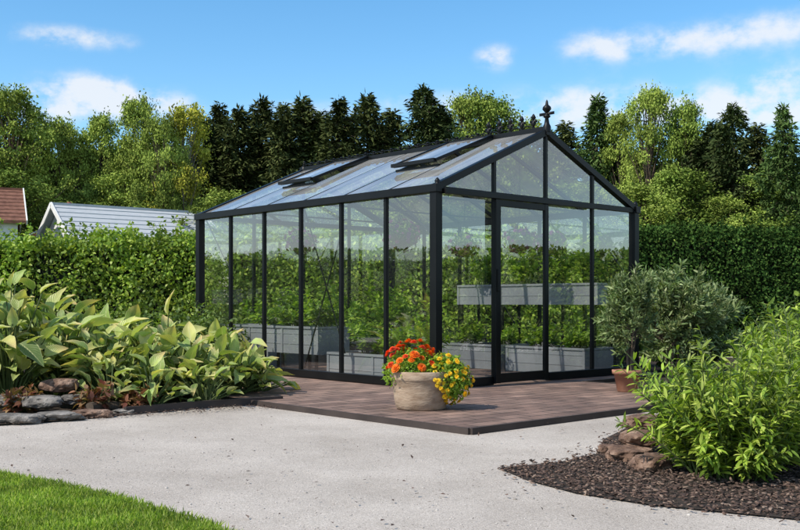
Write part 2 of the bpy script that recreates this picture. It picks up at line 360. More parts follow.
for i,(sd,R,mt,dr,pw) in enumerate([(11,2.4,m_cd,.35,.66),(12,2.1,m_cn,.2,.58),(13,2.4,m_cb,.4,.72),(14,2.0,m_cn,.3,.6)]):
    a,b_=conif(sd,R=R,droop=dr,pw=pw); a.materials.append(m_bark); b_.materials.append(mt); CT[i]=(a,b_)
def tree(kind,i,px,top,Y,sx=1.0):
    H=ZY(top,Y); s=H/10
    e=empty('deciduous_tree' if kind=='d' else 'conifer_tree',(PX(px,Y),Y,-.02),rng.random()*6.28,(s*sx,s*sx,s))
    a,b_=(DT if kind=='d' else CT)[i]
    obj('trunk',a,None,e); obj('crown',b_,None,e)
T=[('d',0,8,90,50,.85),('d',5,-35,98,50,1.0),('d',4,36,112,52,.7),('d',0,62,122,52,.6),('d',4,78,132,53,.8),('d',5,104,118,53,.6),('d',5,138,102,51,.62),('d',3,186,108,50,.75),('d',0,160,118,49,.55),
('c',0,205,118,56,1),('c',3,220,106,57,1),('c',1,238,110,56,1.1),('c',1,262,100,57,.95),('c',3,284,106,55,1.0),('c',1,303,99,56,1.1),('c',0,322,112,56,1.2),('c',3,340,101,54,1.1),('c',1,368,96,55,1),('c',3,392,112,56,1.2),
('c',0,424,86,52,1.1),('c',0,441,106,53,1),('d',5,466,97,54,.7),('d',1,492,101,55,.8),('d',0,520,122,56,.9),('c',2,548,128,57,1),
('c',3,566,124,56,1.1),('c',2,598,97,54,.9),('d',5,622,116,53,.6),('d',5,655,92,50,.6),('d',1,684,106,50,.65),('c',0,712,122,49,1.1),('c',0,733,104,47,.95),('c',2,783,106,44,.8),('c',3,758,126,50,1.1),('c',0,822,112,45,1),('d',0,860,108,50,1),('c',2,890,110,50,1),('d',1,-80,100,52,1),('d',0,-130,100,52,1)]
for t in T: tree(*t)
for k,px in enumerate(range(-150,960,42)):
    c_=(190<px<440 or px>700 or 540<px<610)
    tree('c' if c_ else 'd',[1,2,0,3][k%4] if c_ else [2,1,0][k%3],px+rng.uniform(-10,10),rng.uniform(135,165),62+rng.uniform(-2,3),1.3)
for k,px in enumerate(range(-120,960,50)):
    tree('d',[1,5,2,0][k%4],px+rng.uniform(-12,12),rng.uniform(170,205),44+rng.uniform(0,2) if not(-20<px<210) else 51,1.5)

# ---------------------------------------------------------------- houses
m_white=simple('white_render',[(.62,.62,.60),(.74,.74,.72)],scale=3,rough=.85,bump=.1)
m_roofg=simple('pale_slate_roof',[(.38,.40,.42),(.48,.50,.52)],scale=4,rough=.7,bump=.3,scl=(1,6,6))
m_roofr=simple('tile_roof',[(.12,.05,.032),(.22,.10,.065)],scale=6,rough=.9,bump=.5)
m_brick=simple('brick',[(.2,.07,.045),(.3,.13,.09)],scale=6,rough=.9)
m_wing=simple('window_glass',[(.02,.025,.03),(.04,.05,.06)],scale=2,rough=.1,bump=0)
def house(name,loc,rot,Lx,D,hw,hr,mr_,chims,over=.3):
    e=empty(name,loc,rot)
    a=Acc(); a.box((0,0,0),(Lx,D,hw)); 
    a.add([(0,0,hw),(0,D,hw),(0,D/2,hr)],[(0,2,1)]); a.add([(Lx,0,hw),(Lx,D,hw),(Lx,D/2,hr)],[(0,1,2)])
    obj('walls',a.mesh('walls'),m_white,e)
    r=Acc(); sl=(hr-hw)/(D/2)
    for sgn in (0,1):
        y0=-over if not sgn else D+over; z0=hw-over*sl
        # courses of slates/tiles: overlapping strips, each a real step
        nC=9
        for c_ in range(nC):
            t0=c_/nC; t1=(c_+1)/nC+.015
            ya=y0+(D/2-y0)*t0; yb=y0+(D/2-y0)*min(t1,1); za=z0+(hr-z0)*t0; zb=z0+(hr-z0)*min(t1,1)
            r.add([(-over,ya,za+.05),(Lx+over,ya,za+.05),(Lx+over,yb,zb+.05),(-over,yb,zb+.05),(-over,ya,za+.17),(Lx+over,ya,za+.17),(Lx+over,yb,zb+.13),(-over,yb,zb+.13)],
             [(3,2,1,0),(4,5,6,7),(0,1,5,4),(1,2,6,5),(2,3,7,6),(3,0,4,7)])
    r.beam((-over,D/2,hr+.13),(Lx+over,D/2,hr+.13),.2,.1)
    obj('roof',r.mesh('roof'),mr_,e)
    t=Acc()
    for sgn in (0,1):
        y0=-over if not sgn else D+over; z0=hw-over*sl
        for xe in (-over-.03,Lx+over+.03): t.beam((xe,y0,z0+.08),(xe,D/2,hr+.1),.05,.22)
    obj('bargeboards',t.mesh('barge'),m_white,e)
    c=Acc()
    for (x,y,wd,z1) in chims:
        c.box((x,y,hw),(x+wd,y+wd,z1)); c.box((x-.06,y-.06,z1+.002),(x+wd+.06,y+wd+.06,z1+.12)); c.lathe([(.12,z1+.12),(.10,z1+.3)],10,(x+wd/2,y+wd/2,0))
    obj('chimney',c.mesh('chimney'),m_brick,e)
    g=Acc(); 
    for x in np.arange(1,Lx-1.3,2.4): g.box((x,-.03,hw-1.5),(x+1.1,.02,hw-.4))
    g.box((-.03,D*.35,hw-1.3),(.02,D*.65,hw-.2)); obj('windows',g.mesh('win'),m_wing,e)
    fr=Acc()
    for x in np.arange(1,Lx-1.3,2.4):
        fr.box((x-.08,-.06,hw-1.58),(x,.0,hw-.32)); fr.box((x+1.1,-.06,hw-1.58),(x+1.18,0,hw-.32)); fr.box((x+.52,-.055,hw-1.5),(x+.58,0,hw-.4))
    obj('window_frames',fr.mesh('frames'),m_white,e)
    return e
Y=40
house('white_house',(PX(78,Y),Y,0),math.radians(38),6.5,4.6,ZY(243,Y),ZY(207,Y+1.8),m_roofg,[(.5,2.7,.3,ZY(208,Y+2.2))])
house('tile_roof_house',(PX(-66,38),37.5,0),math.radians(24),3.2,4.6,ZY(219,38),ZY(190,40),m_roofr,[(1.9,2.2,.35,ZY(186,40))])
house('garden_shed',(PX(33,43),43.5,0),math.radians(4),1.0,3,ZY(238,43),ZY(231,43),m_roofr,[(.2,1.2,.3,ZY(224,43))])

# ---------------------------------------------------------------- deck
m_deck,nt,out=newmat('clay_pavers'); L=nt.links
tcn=nt.nodes.new('ShaderNodeTexCoord'); br=nt.nodes.new('ShaderNodeTexBrick')
br.inputs['Scale'].default_value=1; br.inputs['Brick Width'].default_value=.30; br.inputs['Row Height'].default_value=.15; br.inputs['Mortar Size'].default_value=.007
br.inputs['Color1'].default_value=(.24,.165,.135,1); br.inputs['Color2'].default_value=(.15,.10,.083,1); br.inputs['Mortar'].default_value=(.05,.04,.035,1)
L.new(tcn.outputs['Object'],br.inputs['Vector'])
no=nt.nodes.new('ShaderNodeTexNoise'); no.inputs['Scale'].default_value=4; no.inputs['Detail'].default_value=8; L.new(tcn.outputs['Object'],no.inputs['Vector'])
rr=ramp(nt,[(.3,(.65,.65,.65)),(.7,(1.35,1.28,1.22))]); L.new(no.outputs[0],rr.inputs[0])
cc=mixc(nt,br.outputs[0],rr.outputs[0],1.0,'MULTIPLY')
p=nt.nodes.new('ShaderNodeBsdfPrincipled'); p.inputs['Roughness'].default_value=.8; p.inputs['Specular IOR Level'].default_value=.3; L.new(cc,p.inputs['Base Color'])
b=nt.nodes.new('ShaderNodeBump'); b.inputs['Strength'].default_value=.8; b.inputs['Distance'].default_value=.006; b.invert=True; L.new(br.outputs['Fac'],b.inputs['Height']); L.new(b.outputs[0],p.inputs['Normal']); L.new(p.outputs[0],out.inputs[0])
ANG=math.radians(42.5); P0=(.356,9.72,0); DZ=.04
dk=[(-1.94,-2.3),(1.9,-2.3),(1.9,-.35),(3.7,-.35),(3.7,4.8),(-1.94,4.8)]
pe=empty('paved_terrace',P0,ANG)
a=Acc(); a.add([(x,y,DZ) for x,y in dk]+[(x,y,-.02) for x,y in dk],[tuple(range(6))]+[(i,i+6,(i+1)%6+6,(i+1)%6) for i in range(6)]); obj('pavers',a.mesh('deck'),m_deck,pe)
m_black=simple('black_aluminium',[(.004,.0045,.005),(.008,.0085,.009)],scale=3,rough=.4,bump=0,spec=.22)
m_rim=simple('steel_edging',[(.03,.022,.02),(.06,.045,.04)],scale=3,rough=.7)
a=Acc()
for i in range(6):
    x,y=dk[i];x2,y2=dk[(i+1)%6]; dx,dy=x2-x,y2-y; l=math.hypot(dx,dy); nx,ny=dy/l*.012,-dx/l*.012
    a.beam((x+nx,y+ny,.012),(x2+nx,y2+ny,.012),.02,.07)
obj('edging',a.mesh('edging'),m_rim,pe)

# ---------------------------------------------------------------- greenhouse
W=3.4; Ln=4.44; EZ=2.04; RZ=2.78; B=DZ+.004
gh=empty('greenhouse',P0,ANG)
def glassmat(name,boost,dif,tint,glare_streak=False):
    m,nt,out=newmat(name); L=nt.links
    g_=nt.nodes.new('ShaderNodeNewGeometry'); dp=nt.nodes.new('ShaderNodeVectorMath'); dp.operation='DOT_PRODUCT'
    L.new(g_.outputs['Incoming'],dp.inputs[0]); L.new(g_.outputs['Normal'],dp.inputs[1])
    c=math_(nt,'SUBTRACT',1.0,math_(nt,'ABSOLUTE',dp.outputs['Value']),True)
    f=math_(nt,'ADD',math_(nt,'MULTIPLY',math_(nt,'POWER',c,5.0),.96),.04)
    f=math_(nt,'MULTIPLY',f,boost,True)
    t=nt.nodes.new('ShaderNodeBsdfTransparent'); t.inputs[0].default_value=(*tint,1)
    g=nt.nodes.new('ShaderNodeBsdfGlossy'); g.inputs['Roughness'].default_value=.01; g.inputs[0].default_value=(.95,.97,1,1)
    d=nt.nodes.new('ShaderNodeBsdfDiffuse'); d.inputs[0].default_value=(.80,.79,.76,1)
    m0=nt.nodes.new('ShaderNodeMixShader')
    no=nt.nodes.new('ShaderNodeTexNoise'); no.inputs['Scale'].default_value=2.5; no.inputs['Detail'].default_value=6
    tcn=nt.nodes.new('ShaderNodeTexCoord'); 
    if glare_streak:
        mp_=nt.nodes.new('ShaderNodeMapping'); mp_.inputs['Scale'].default_value=(.3,2.2,.3); L.new(tcn.outputs['Object'],mp_.inputs[0]); L.new(mp_.outputs[0],no.inputs[0])
    else: L.new(tcn.outputs['Object'],no.inputs[0])
    L.new(math_(nt,'MULTIPLY',no.outputs[0],dif*2),m0.inputs[0]); L.new(t.outputs[0],m0.inputs[1]); L.new(d.outputs[0],m0.inputs[2])
    m1=nt.nodes.new('ShaderNodeMixShader'); L.new(f,m1.inputs[0]); L.new(m0.outputs[0],m1.inputs[1]); L.new(g.outputs[0],m1.inputs[2])
    L.new(m1.outputs[0],out.inputs[0]); return m
m_gl=glassmat('wall_glass',4.2,.006,(.97,.985,.97)); m_gr=glassmat('roof_glass',.9,.30,(.94,.95,.95),True)  # roof panes: streaked white diffuse stands in for sky glare
fr=Acc()
vs=[Ln*i/6 for i in range(7)]; us=[0,.85,1.7,2.55,3.4]
def rz(u): return EZ+(RZ-EZ)*(1-abs(u-W/2)/(W/2))
for u in (0,W):
    for v in (0,Ln): fr.box((u-.045,v-.045,B),(u+.045,v+.045,EZ-.02))
    for v in vs[1:-1]: fr.box((u-.022,v-.02,B+.01),(u+.022,v+.02,EZ-.03))
    fr.box((u-.035,.03,B+.002),(u+.035,Ln-.03,B+.09))
    s=-1 if u==0 else 1
    fr.box((min(u-.03*s,u+.06*s),-.06,EZ-.045),(max(u-.03*s,u+.06*s),Ln+.06,EZ+.035))
for v,lst in ((0,(.85,1.7,2.55)),(Ln,(.85,1.7,2.55))):
    for u in lst: fr.box((u-.02,v-.02,B+.01),(u+.02,v+.02,rz(u)-.02))
    fr.box((.03,v-.03,EZ-.04),(W-.03,v+.03,EZ+.02))
    for s in (0,1):
        fr.beam((0 if s==0 else W,v,EZ+.012),(W/2,v,RZ+.01),.075,.07)
for a0,b0 in ((.03,.82),(1.73,W-.03)): fr.box((a0,-.032,B+.003),(b0,.032,B+.088))
fr.box((.03,Ln-.032,B+.003),(W-.03,Ln+.032,B+.088))
for v in vs[1:-1]:
    for s in (0,1): fr.beam((0 if s==0 else W,v,EZ+.01),(W/2,v,RZ),.032,.045)
fr.beam((W/2,-.05,RZ+.02),(W/2,Ln+.05,RZ+.02),.07,.10)
obj('frame',fr.mesh('frame'),m_black,gh,bevel=.004)
dr=Acc(); y=-.06
x0,x1=.80,1.66
dr.box((x0,y-.02,B+.02),(x0+.075,y+.02,EZ-.06)); dr.box((x1-.06,y-.02,B+.02),(x1,y+.02,EZ-.06))
dr.box((x0+.075,y-.018,B+.022),(x1-.06,y+.018,B+.12)); dr.box((x0+.075,y-.018,EZ-.13),(x1-.06,y+.018,EZ-.062)); 
dr.box((x0+.01,y-.05,1.02),(x0+.035,y-.02,1.25))
dr.box((.05,-.09,EZ-.055),(2.5,-.034,EZ-.005)); 
obj('sliding_door',dr.mesh('door'),m_black,gh,bevel=.003)
bc=Acc()
bc.beam((.05,.74*3,B+.1),(.05,.74*2.05,EZ-.3),.012,.012); bc.beam((.05,.74*2,B+.3),(.05,.74*3.0,EZ-.05),.012,.012)
bc.beam((.03,.03,1.55),(.03,.65,EZ-.04),.018,.018); bc.beam((W-.04,.05,1.2),(W-.04,.7,EZ-.05),.018,.018)
bc.beam((.05,.74*5,1.2),(.05,.74*5.9,EZ-.05),.012,.012); bc.beam((W-.05,.74*2,B+.1),(W-.05,.74*4,EZ-.1),.014,.014)
for v in vs[1:-1:2]: bc.beam((.02,v,EZ+.02),(W-.02,v,EZ+.02),.02,.02)
obj('braces',bc.mesh('braces'),m_black,gh)
gl=Acc()
def quad(A,*p): A.add(p,[tuple(range(len(p)))])
for u in (0,W):
    for i in range(6): quad(gl,(u,vs[i]+.02,B+.08),(u,vs[i+1]-.02,B+.08),(u,vs[i+1]-.02,EZ-.03),(u,vs[i]+.02,EZ-.03))
for v in (0,Ln):
    for i in range(4):
        if v==0 and i==1: 
            quad(gl,(us[i]+.02,v,EZ),(us[i+1]-.02,v,EZ),(us[i+1]-.02,v,rz(us[i+1])-.03),(us[i]+.02,v,rz(us[i])-.03)); continue
        quad(gl,(us[i]+.02,v,B+.08),(us[i+1]-.02,v,B+.08),(us[i+1]-.02,v,rz(us[i+1])-.03),(us[i]+.02,v,rz(us[i])-.03))
quad(gl,(x0+.07,y,B+.1),(x1-.05,y,B+.1),(x1-.05,y,EZ-.1),(x0+.07,y,EZ-.1))
obj('wall_glazing',gl.mesh('glazing'),m_gl,gh)
rg=Acc(); sl=(RZ-EZ)/(W/2)
for s in (0,1):
    for i in range(6):
        X=lambda u: u if s==0 else W-u
        top=.78 if (s==0 and i in (1,4)) else 1.69
        quad(rg,(X(-.03),vs[i]+.012,EZ+.03-.03*sl),(X(-.03),vs[i+1]-.012,EZ+.03-.03*sl),(X(top),vs[i+1]-.012,EZ+.03+top*sl),(X(top),vs[i]+.012,EZ+.03+top*sl))
vf=Acc()
for i in (1,4):
    a1,b1=vs[i]+.02,vs[i+1]-.02; lz=.06
    p00=(.74,a1,EZ+.05+.74*sl+lz);p01=(.74,b1,EZ+.05+.74*sl+lz);p10=(1.66,a1,RZ+.06);p11=(1.66,b1,RZ+.06)
    quad(rg,p00,p01,p11,p10)
    vf.beam(p00,p01,.06,.04);vf.beam(p00,p10,.03,.03);vf.beam(p01,p11,.03,.03);vf.beam(p10,p11,.04,.03)
    vf.beam((.8,a1,EZ+.03+.8*sl),(.8,b1,EZ+.03+.8*sl),.03,.03)
obj('roof_glazing',rg.mesh('roof_glazing'),m_gr,gh); obj('roof_vents',vf.mesh('vents'),m_black,gh)
cr=Acc()
z0=RZ+.07
v=.17
while v<Ln:
    h=.17 if v<.9 else .06
    cr.lathe([(.0,h),(.014,h*.9),(.030,h*.72),(.014,h*.6),(.012,h*.45),(.036,h*.32),(.014,h*.18),(.018,0)],8,(W/2,v,z0))
    if v<.9:
        cr.beam((W/2,v-.05,z0+h*.47),(W/2,v+.05,z0+h*.47),.014,.026)
    vv=[(W/2,v+.17*t,z0+.004+.035*math.sin(math.pi*t)) for t in np.linspace(0,1,6)]
    if v+.17<Ln: cr.tube(vv,[.008]*6,5)
    v+=.17
for vq,k_ in ((0,1.0),(Ln,.3)):
    cr.lathe([(0,.30*k_),(.012,.28*k_),(.018,.24*k_),(.045*k_,.215*k_),(.05*k_,.19*k_),(.03*k_,.165*k_),(.014,.15*k_),(.018,.13*k_),(.04*k_,.12*k_),(.04*k_,.105*k_),(.02,.09*k_),(.03,.03*k_),(.045,.0),(.045,-.06)],12,(W/2,vq-.02,z0))
cr.beam((W/2,-.12,z0+.14),(W/2,.08,z0+.14),.016,.03)
for u in (0,W): cr.lathe([(0,.07),(.02,.05),(.03,.03),(.02,.01),(.035,0)],10,(u,-.02,EZ+.035))
obj('ridge_cresting',cr.mesh('cresting'),m_black,gh,smooth=True)

# ---------------------------------------------------------------- plants helper
def shrub(name,loc,R,H,ns,nl,ls,mat,stemmat,tmpl=LANCE,parent=None,spread=.3,minh=.5,start=.15,sr=.006,dirup=.6,dome=.35):
    e=empty(name,loc,parent=parent); st=Acc(); P=[];D=[];S=[]
    lob=rng.uniform(0,6.28,2)
    for i in range(ns):
        a=rng.uniform(0,6.283); q=math.sqrt(rng.random()); b0=np.array([math.cos(a)*R*spread*q,math.sin(a)*R*spread*q,0])
        wv=1+.16*math.sin(2*a+lob[0]+3*q)+.12*math.sin(5*a+lob[1])
        h=H*rng.uniform(minh,1.0)*(1-dome*q*q)*wv; a2=a+rng.normal(0,.4); q2=q*wv
        tip=np.array([math.cos(a2)*R*q2,math.sin(a2)*R*q2,h])
        ctl=np.array([b0[0]*.6+tip[0]*.35,b0[1]*.6+tip[1]*.35,h*.62])
        t=np.linspace(0,1,5)[:,None]; pts=(1-t)**2*b0+2*t*(1-t)*ctl+t*t*tip
        st.tube(pts,[sr,sr*.85,sr*.7,sr*.5,sr*.25],4)
        t=rng.uniform(start,1.0,nl)[:,None]; q_=(1-t)**2*b0+2*t*(1-t)*ctl+t*t*tip
        tan=2*(1-t)*(ctl-b0)+2*t*(tip-ctl); tan=nrm(tan)
        side=rv(nl); side-=tan*np.sum(side*tan,axis=1,keepdims=True); side=nrm(side)
        P.append(q_); D.append(nrm(tan*dirup+side+rv(nl)*.25)); S.append(ls*rng.uniform(.6,1.2,nl)*(1.1-.45*t[:,0]))
    P=np.concatenate(P);D=np.concatenate(D);S=np.concatenate(S)
    P[:,2]=np.maximum(P[:,2],.01)
    me=scatter(name+'_l',tmpl[0],tmpl[1],P,D,nrm(rv(len(P))*.6+[0,0,1.0]),S,smooth=False)
    obj('stems',st.mesh('stems'),stemmat,e); obj('foliage',me,mat,e); return e
def olive(name,loc,R,H,cz,rz_,parent=None,nc=46,ls=.055,per=75,tr0=.018):
    e=empty(name,loc,parent=parent); st=Acc(); P=[];D=[]
    forks=[]
    for i in range(4):
        a=i*1.57+rng.uniform(-.4,.4); f=np.array([math.cos(a)*R*.25,math.sin(a)*R*.25,cz-rz_*.55]); forks.append(f)
        st.tube([(math.cos(a)*.02,math.sin(a)*.02,0),(f[0]*.45,f[1]*.45,f[2]*.5),f],[tr0,tr0*.8,tr0*.6],6)
    for i in range(nc):
        q=rv(1)[0]*rng.uniform(.35,1.0); c=np.array([q[0]*R,q[1]*R,cz+q[2]*rz_]); f=forks[rng.integers(4)]
        mid=(f+c)/2+rng.normal(0,.03,3); st.tube([f,mid,c],[tr0*.4,tr0*.25,tr0*.1],4)
        for k_ in range(5):
            d=nrm((c-np.array([0,0,cz*.6]))[None]+rv(1)*.35*R+[0,0,.15])[0]; l=rng.uniform(.1,.28)*max(R,.3)*1.7
            m=per//5; t=rng.random(m)[:,None]; b=mid*(.5)+c*.5
            P.append(b+d*l*t*1.3+rng.normal(0,.012,(m,3))); D.append(nrm(d*.8+rv(m)*.8))
            st.tube([b,b+d*l*1.3],[.0025,.001],3)
    P=np.concatenate(P);D=np.concatenate(D);n=len(P)
    obj('foliage',scatter('ol',LANCE[0],LANCE[1],P,D,nrm(rv(n)+[0,0,.6]),rng.uniform(.7,1.3,n)*ls*1.25),m_olv,e)
    obj('branches',st.mesh('br'),m_wood,e); return e
m_stem=simple('green_stem',[(.05,.08,.02),(.08,.11,.03)],scale=5,rough=.7,bump=0)
m_wood=simple('woody_stem',[(.08,.06,.04),(.14,.11,.08)],scale=20,rough=.9)
m_shr=foliage('shrub_leaf',[(.09,.15,.02),(.17,.25,.03),(.25,.33,.045),(.34,.39,.09)],trans=.35,nscale=5,dark=.55)
m_shr2=foliage('shrub_leaf_dark',[(.05,.09,.02),(.09,.14,.025),(.13,.18,.04)],trans=.3,nscale=4,dark=.6)
m_olv=foliage('olive_leaf',[(.075,.12,.045),(.12,.175,.06),(.18,.23,.09),(.25,.29,.14)],trans=.2,nscale=5,dark=.65,gain=1.3)
m_veg=foliage('vegetable_leaf',[(.08,.15,.018),(.13,.22,.025),(.19,.29,.035),(.27,.35,.05)],trans=.4,nscale=4,dark=.7)
m_mulch,nt,out=newmat('bark_mulch'); g=nt.nodes.new('ShaderNodeNewGeometry'); r=ramp(nt,[(0,(.03,.018,.013)),(.5,(.08,.048,.036)),(.85,(.15,.095,.07)),(1,(.28,.20,.15))]); nt.links.new(g.outputs['Random Per Island'],r.inputs[0])
p=nt.nodes.new('ShaderNodeBsdfPrincipled'); p.inputs['Roughness'].default_value=.9; nt.links.new(r.outputs[0],p.inputs[0]); nt.links.new(p.outputs[0],out.inputs[0])
rbed=[GP(498,469),GP(530,482),GP(575,494),GP(650,506),GP(740,515),GP(830,524),(3,3.9),(9,5),(9,16),(.7,16.2),(3.36,12.0),(2.03,10.80),(3.37,9.33),(2.95,8.9),(2.3,8.2),(1.75,7.3),GP(604,440),GP(596,455),GP(560,463)]
bed=empty('mulch_bed'); o=poly('soil',rbed,.008,m_soil); o.parent=bed
n=60000; xx=rng.uniform(.4,4.6,n); yy=rng.uniform(3.9,9.5,n); jx=rng.normal(0,.05,n)*np.where(rng.random(n)>.8,2.4,.6); jy=rng.normal(0,.05,n)*np.where(rng.random(n)>.8,2.4,.6); k=inside(rbed,xx+jx,yy+jy); k&=(rng.random(n)<np.where(yy<6.3,1,.35)); xx=xx[k];yy=yy[k];n=len(xx)
CH=([(-.3,0,0),(.3,.05,0),(.25,1,0),(-.2,.9,0),(-.3,0,.18),(.3,.05,.18),(.25,1,.15),(-.2,.9,.15)],[(0,1,5,4),(1,2,6,5),(2,3,7,6),(3,0,4,7),(4,5,6,7)])
me=scatter('chips',CH[0],CH[1],np.c_[xx,yy,.008+rng.random(n)*.012],np.c_[rng.normal(size=(n,2)),rng.normal(0,.2,n)],nrm(rv(n)*.35+[0,0,1]),rng.uniform(.008,.026,n)); obj('bark_chips',me,m_mulch,bed)
def rock(name,loc,size,seed,mat,rot=0,sub=4,amp=.35,parent=None):
    v,f=ico(sub); a=Acc(); vs_=[]
    for q in v:
        q=Vector(q); d=noise.fractal(q*1.1+Vector((seed*7.1,seed*3.3,0)),.9,2.0,5)*amp
        r2=noise.voronoi(q*1.3+Vector((seed,seed*2,0)))[0][0]
        q2=q*(1+d+(r2-.4)*.25)
        q2.z=math.tanh(q2.z*1.5)/1.1
        vs_.append((q2.x*size[0],q2.y*size[1],q2.z*size[2]))
    a.add(vs_,f); o=obj(name,a.mesh(name),mat,parent); o.location=loc; o.rotation_euler=(0,0,rot); return o
m_rockr=simple('red_rock',[(.06,.035,.025),(.16,.095,.065),(.34,.23,.17)],scale=14,rough=.9,bump=1.0,bdist=.02,detail=10)
m_slate=simple('slate',[(.05,.045,.04),(.15,.135,.12),(.30,.275,.25)],scale=12,rough=.85,bump=1.0,bdist=.02,detail=10)
rk=empty('rock_pile',(0,0,0))
x,y=GP(628,462); rock('stone_1',(x+.02,y+.02,.04),(.13,.12,.06),1,m_rockr,.3,parent=rk)
x,y=GP(652,470); rock('stone_2',(x,y,.04),(.13,.1,.055),2,m_rockr,1.3,parent=rk)
x,y=GP(640,460); rock('stone_3',(x+.02,y+.06,.12),(.13,.12,.055),3,m_rockr,2.3,parent=rk)
x,y=GP(608,455); rock('stone_4',(x,y+.02,.03),(.06,.05,.035),4,m_rockr,.9,parent=rk)
x,y=GP(632,452); rock('stone_5',(x+.03,y-.12,.20),(.12,.10,.05),5,m_rockr,.9,parent=rk)
# right shrubs
shrub('leafy_shrub',(1.72,5.1,0),.50,.72,230,34,.095,m_shr,m_stem,spread=.4,minh=.35,dome=.3)
shrub('leafy_shrub',(2.25,5.5,0),.45,.74,170,34,.095,m_shr,m_stem,spread=.4,minh=.3,dome=.2)
shrub('leafy_shrub',(2.75,6.4,0),.5,.85,150,32,.10,m_shr,m_stem,spread=.4,minh=.35,dome=.2)
shrub('leafy_shrub',(1.95,6.2,0),.4,.55,130,30,.09,m_shr2,m_stem,spread=.4,tmpl=LEAF6)
shrub('leafy_shrub',(3.15,7.8,0),.6,.82,190,34,.10,m_shr,m_stem,spread=.4,tmpl=LEAF6,minh=.35)
shrub('leafy_shrub',(4.1,9.3,0),.8,.95,220,34,.10,m_shr,m_stem,spread=.4,minh=.35,dome=.2)
shrub('leafy_shrub',(4.9,11.8,0),.9,.95,200,34,.12,m_shr2,m_stem,spread=.4)
shrub('leafy_shrub',(6.2,13,0),1.0,1.05,200,34,.12,m_shr,m_stem,spread=.4)
shrub('leafy_shrub',(3.7,12.7,0),.6,.7,130,30,.11,m_shr2,m_stem,spread=.4,tmpl=LEAF6)
shrub('leafy_shrub',(3.0,13.9,0),.6,.8,130,30,.11,m_shr2,m_stem,spread=.4,tmpl=LEAF6)
olive('olive_shrub',(2.86,10.35,0),.46,1.35,.80,.54,nc=120,per=90,ls=.06)
olive('olive_shrub',(3.32,10.8,0),.44,1.15,.70,.48,nc=95,per=90,ls=.06)
m_terra=simple('terracotta',[(.30,.13,.08),(.40,.2,.13)],scale=6,rough=.9,bump=.3)
def pot(name,loc,prof,mat,soilr,soilz,k=40):
    e=empty(name,loc); a=Acc(); a.lathe(prof,k); obj('pot',a.mesh('pot'),mat,e,smooth=True)
    s=Acc(); s.lathe([(0.0,soilz+.01),(soilr,soilz)],24); obj('soil',s.mesh('soil'),m_soil,e); return e
px_,py_=PX(627,9.55),9.55
e=pot('potted_olive',(px_,py_,DZ),[(.0,.0),(.085,0),(.095,.01),(.125,.17),(.142,.172),(.145,.21),(.125,.212),(.12,.18)],m_terra,.12,.18)
olive('olive_plant',(0.03,0,.17),.27,1.05,.64,.44,parent=e,nc=68,per=85,ls=.05,tr0=.013)

# ---------------------------------------------------------------- hosta bed
lb=[GP(-60,428),GP(0,426),GP(60,422),GP(120,416),GP(200,408),GP(275,403),(-1.05,9.35),(-1.5,9.9),(-2.6,12.2),(-4.6,16),(-12,16),(-12,8)]
hb=empty('planting_bed'); o=poly('soil',lb,.014,m_soil); o.parent=hb
nu=8
def hleaf():
    v=[];uv=[];f=[];nx=5
    for i in range(nu+1):
        t=i/nu; wd=.28*(math.sin(math.pi*min(1,t**.75))**.85)*(1-.2*t) if 0<t<1 else .004
        for j in range(nx):
            s=(j/(nx-1)-.5)*2
            z=-.34*t*t+.10*t+abs(s)*wd*.5+.02*math.sin(t*17+s*2)*abs(s)
            v.append((s*wd,t,z)); uv.append((.5+s*.5,t))
    for i in range(nu):
        for j in range(nx-1):
            a=i*nx+j; f.append((a,a+1,a+nx+1,a+nx))
    return v,f,uv
hv,hf,huv=hleaf()
m_hos=foliage('hosta_leaf',[(.09,.14,.04),(.15,.22,.055),(.23,.30,.08),(.33,.36,.11),(.44,.40,.13)],trans=.3,rough=.42,nscale=3,dark=.8,veins=True,spec=.4,gain=1.5)
def hosta(loc,R,H,n,ls):
    e=empty('hosta_plant',loc); st=Acc();P=[];D=[];Nn=[];S=[]
    for i in range(n):
        a=rng.uniform(0,6.283); q=rng.random()**.6; lvl=rng.uniform(.15,1)
        r=R*q*.8; z=H*(.2+.8*lvl)*(1-.45*q*q)*rng.uniform(.85,1.15)
        b=np.array([math.cos(a)*r,math.sin(a)*r,z])
        elv=rng.normal(.75*(1-q)+.15,.55)
        a2=a+rng.normal(0,.8)
        d=np.array([math.cos(a2)*math.cos(elv),math.sin(a2)*math.cos(elv),math.sin(elv)])
        nn=np.array([-math.cos(a2)*math.sin(elv),-math.sin(a2)*math.sin(elv),math.cos(elv)])+rng.normal(0,.4,3)
        P.append(b);D.append(d);Nn.append(nn);S.append(ls*rng.uniform(.45,1.1))
        st.tube([(math.cos(a)*R*.12,math.sin(a)*R*.12,0),(b[0]*.6,b[1]*.6,z*.65),tuple(b+d*.03)],[.009,.008,.006],5)
    me=scatter('hl',hv,hf,P,np.array(D),nrm(np.array(Nn)),S,uv=huv,smooth=True)
    obj('leaves',me,m_hos,e); obj('stalks',st.mesh('stalks'),m_stem,e)
for (px,Y,R,H,n,ls) in [(8,8.5,.55,1.02,105,.28),(-50,8.7,.6,1.1,80,.32),(62,8.9,.55,.85,105,.27),(108,8.7,.5,.70,105,.25),(150,9.0,.5,.66,105,.25),(192,9.0,.5,.58,95,.25),(230,9.3,.46,.52,85,.24),(254,9.6,.38,.46,60,.23),
   (40,9.7,.6,1.0,90,.31),(100,9.9,.6,.80,90,.29),(165,10.0,.55,.70,80,.28),(215,10.2,.5,.64,70,.27),(-20,9.9,.6,1.2,80,.32),(150,8.3,.32,.34,34,.19),(205,8.6,.3,.34,34,.19),(110,8.3,.3,.36,30,.19),(-100,9,.6,1.1,50,.34)]:
    hosta((PX(px,Y),Y,.01),R,H,n,ls)
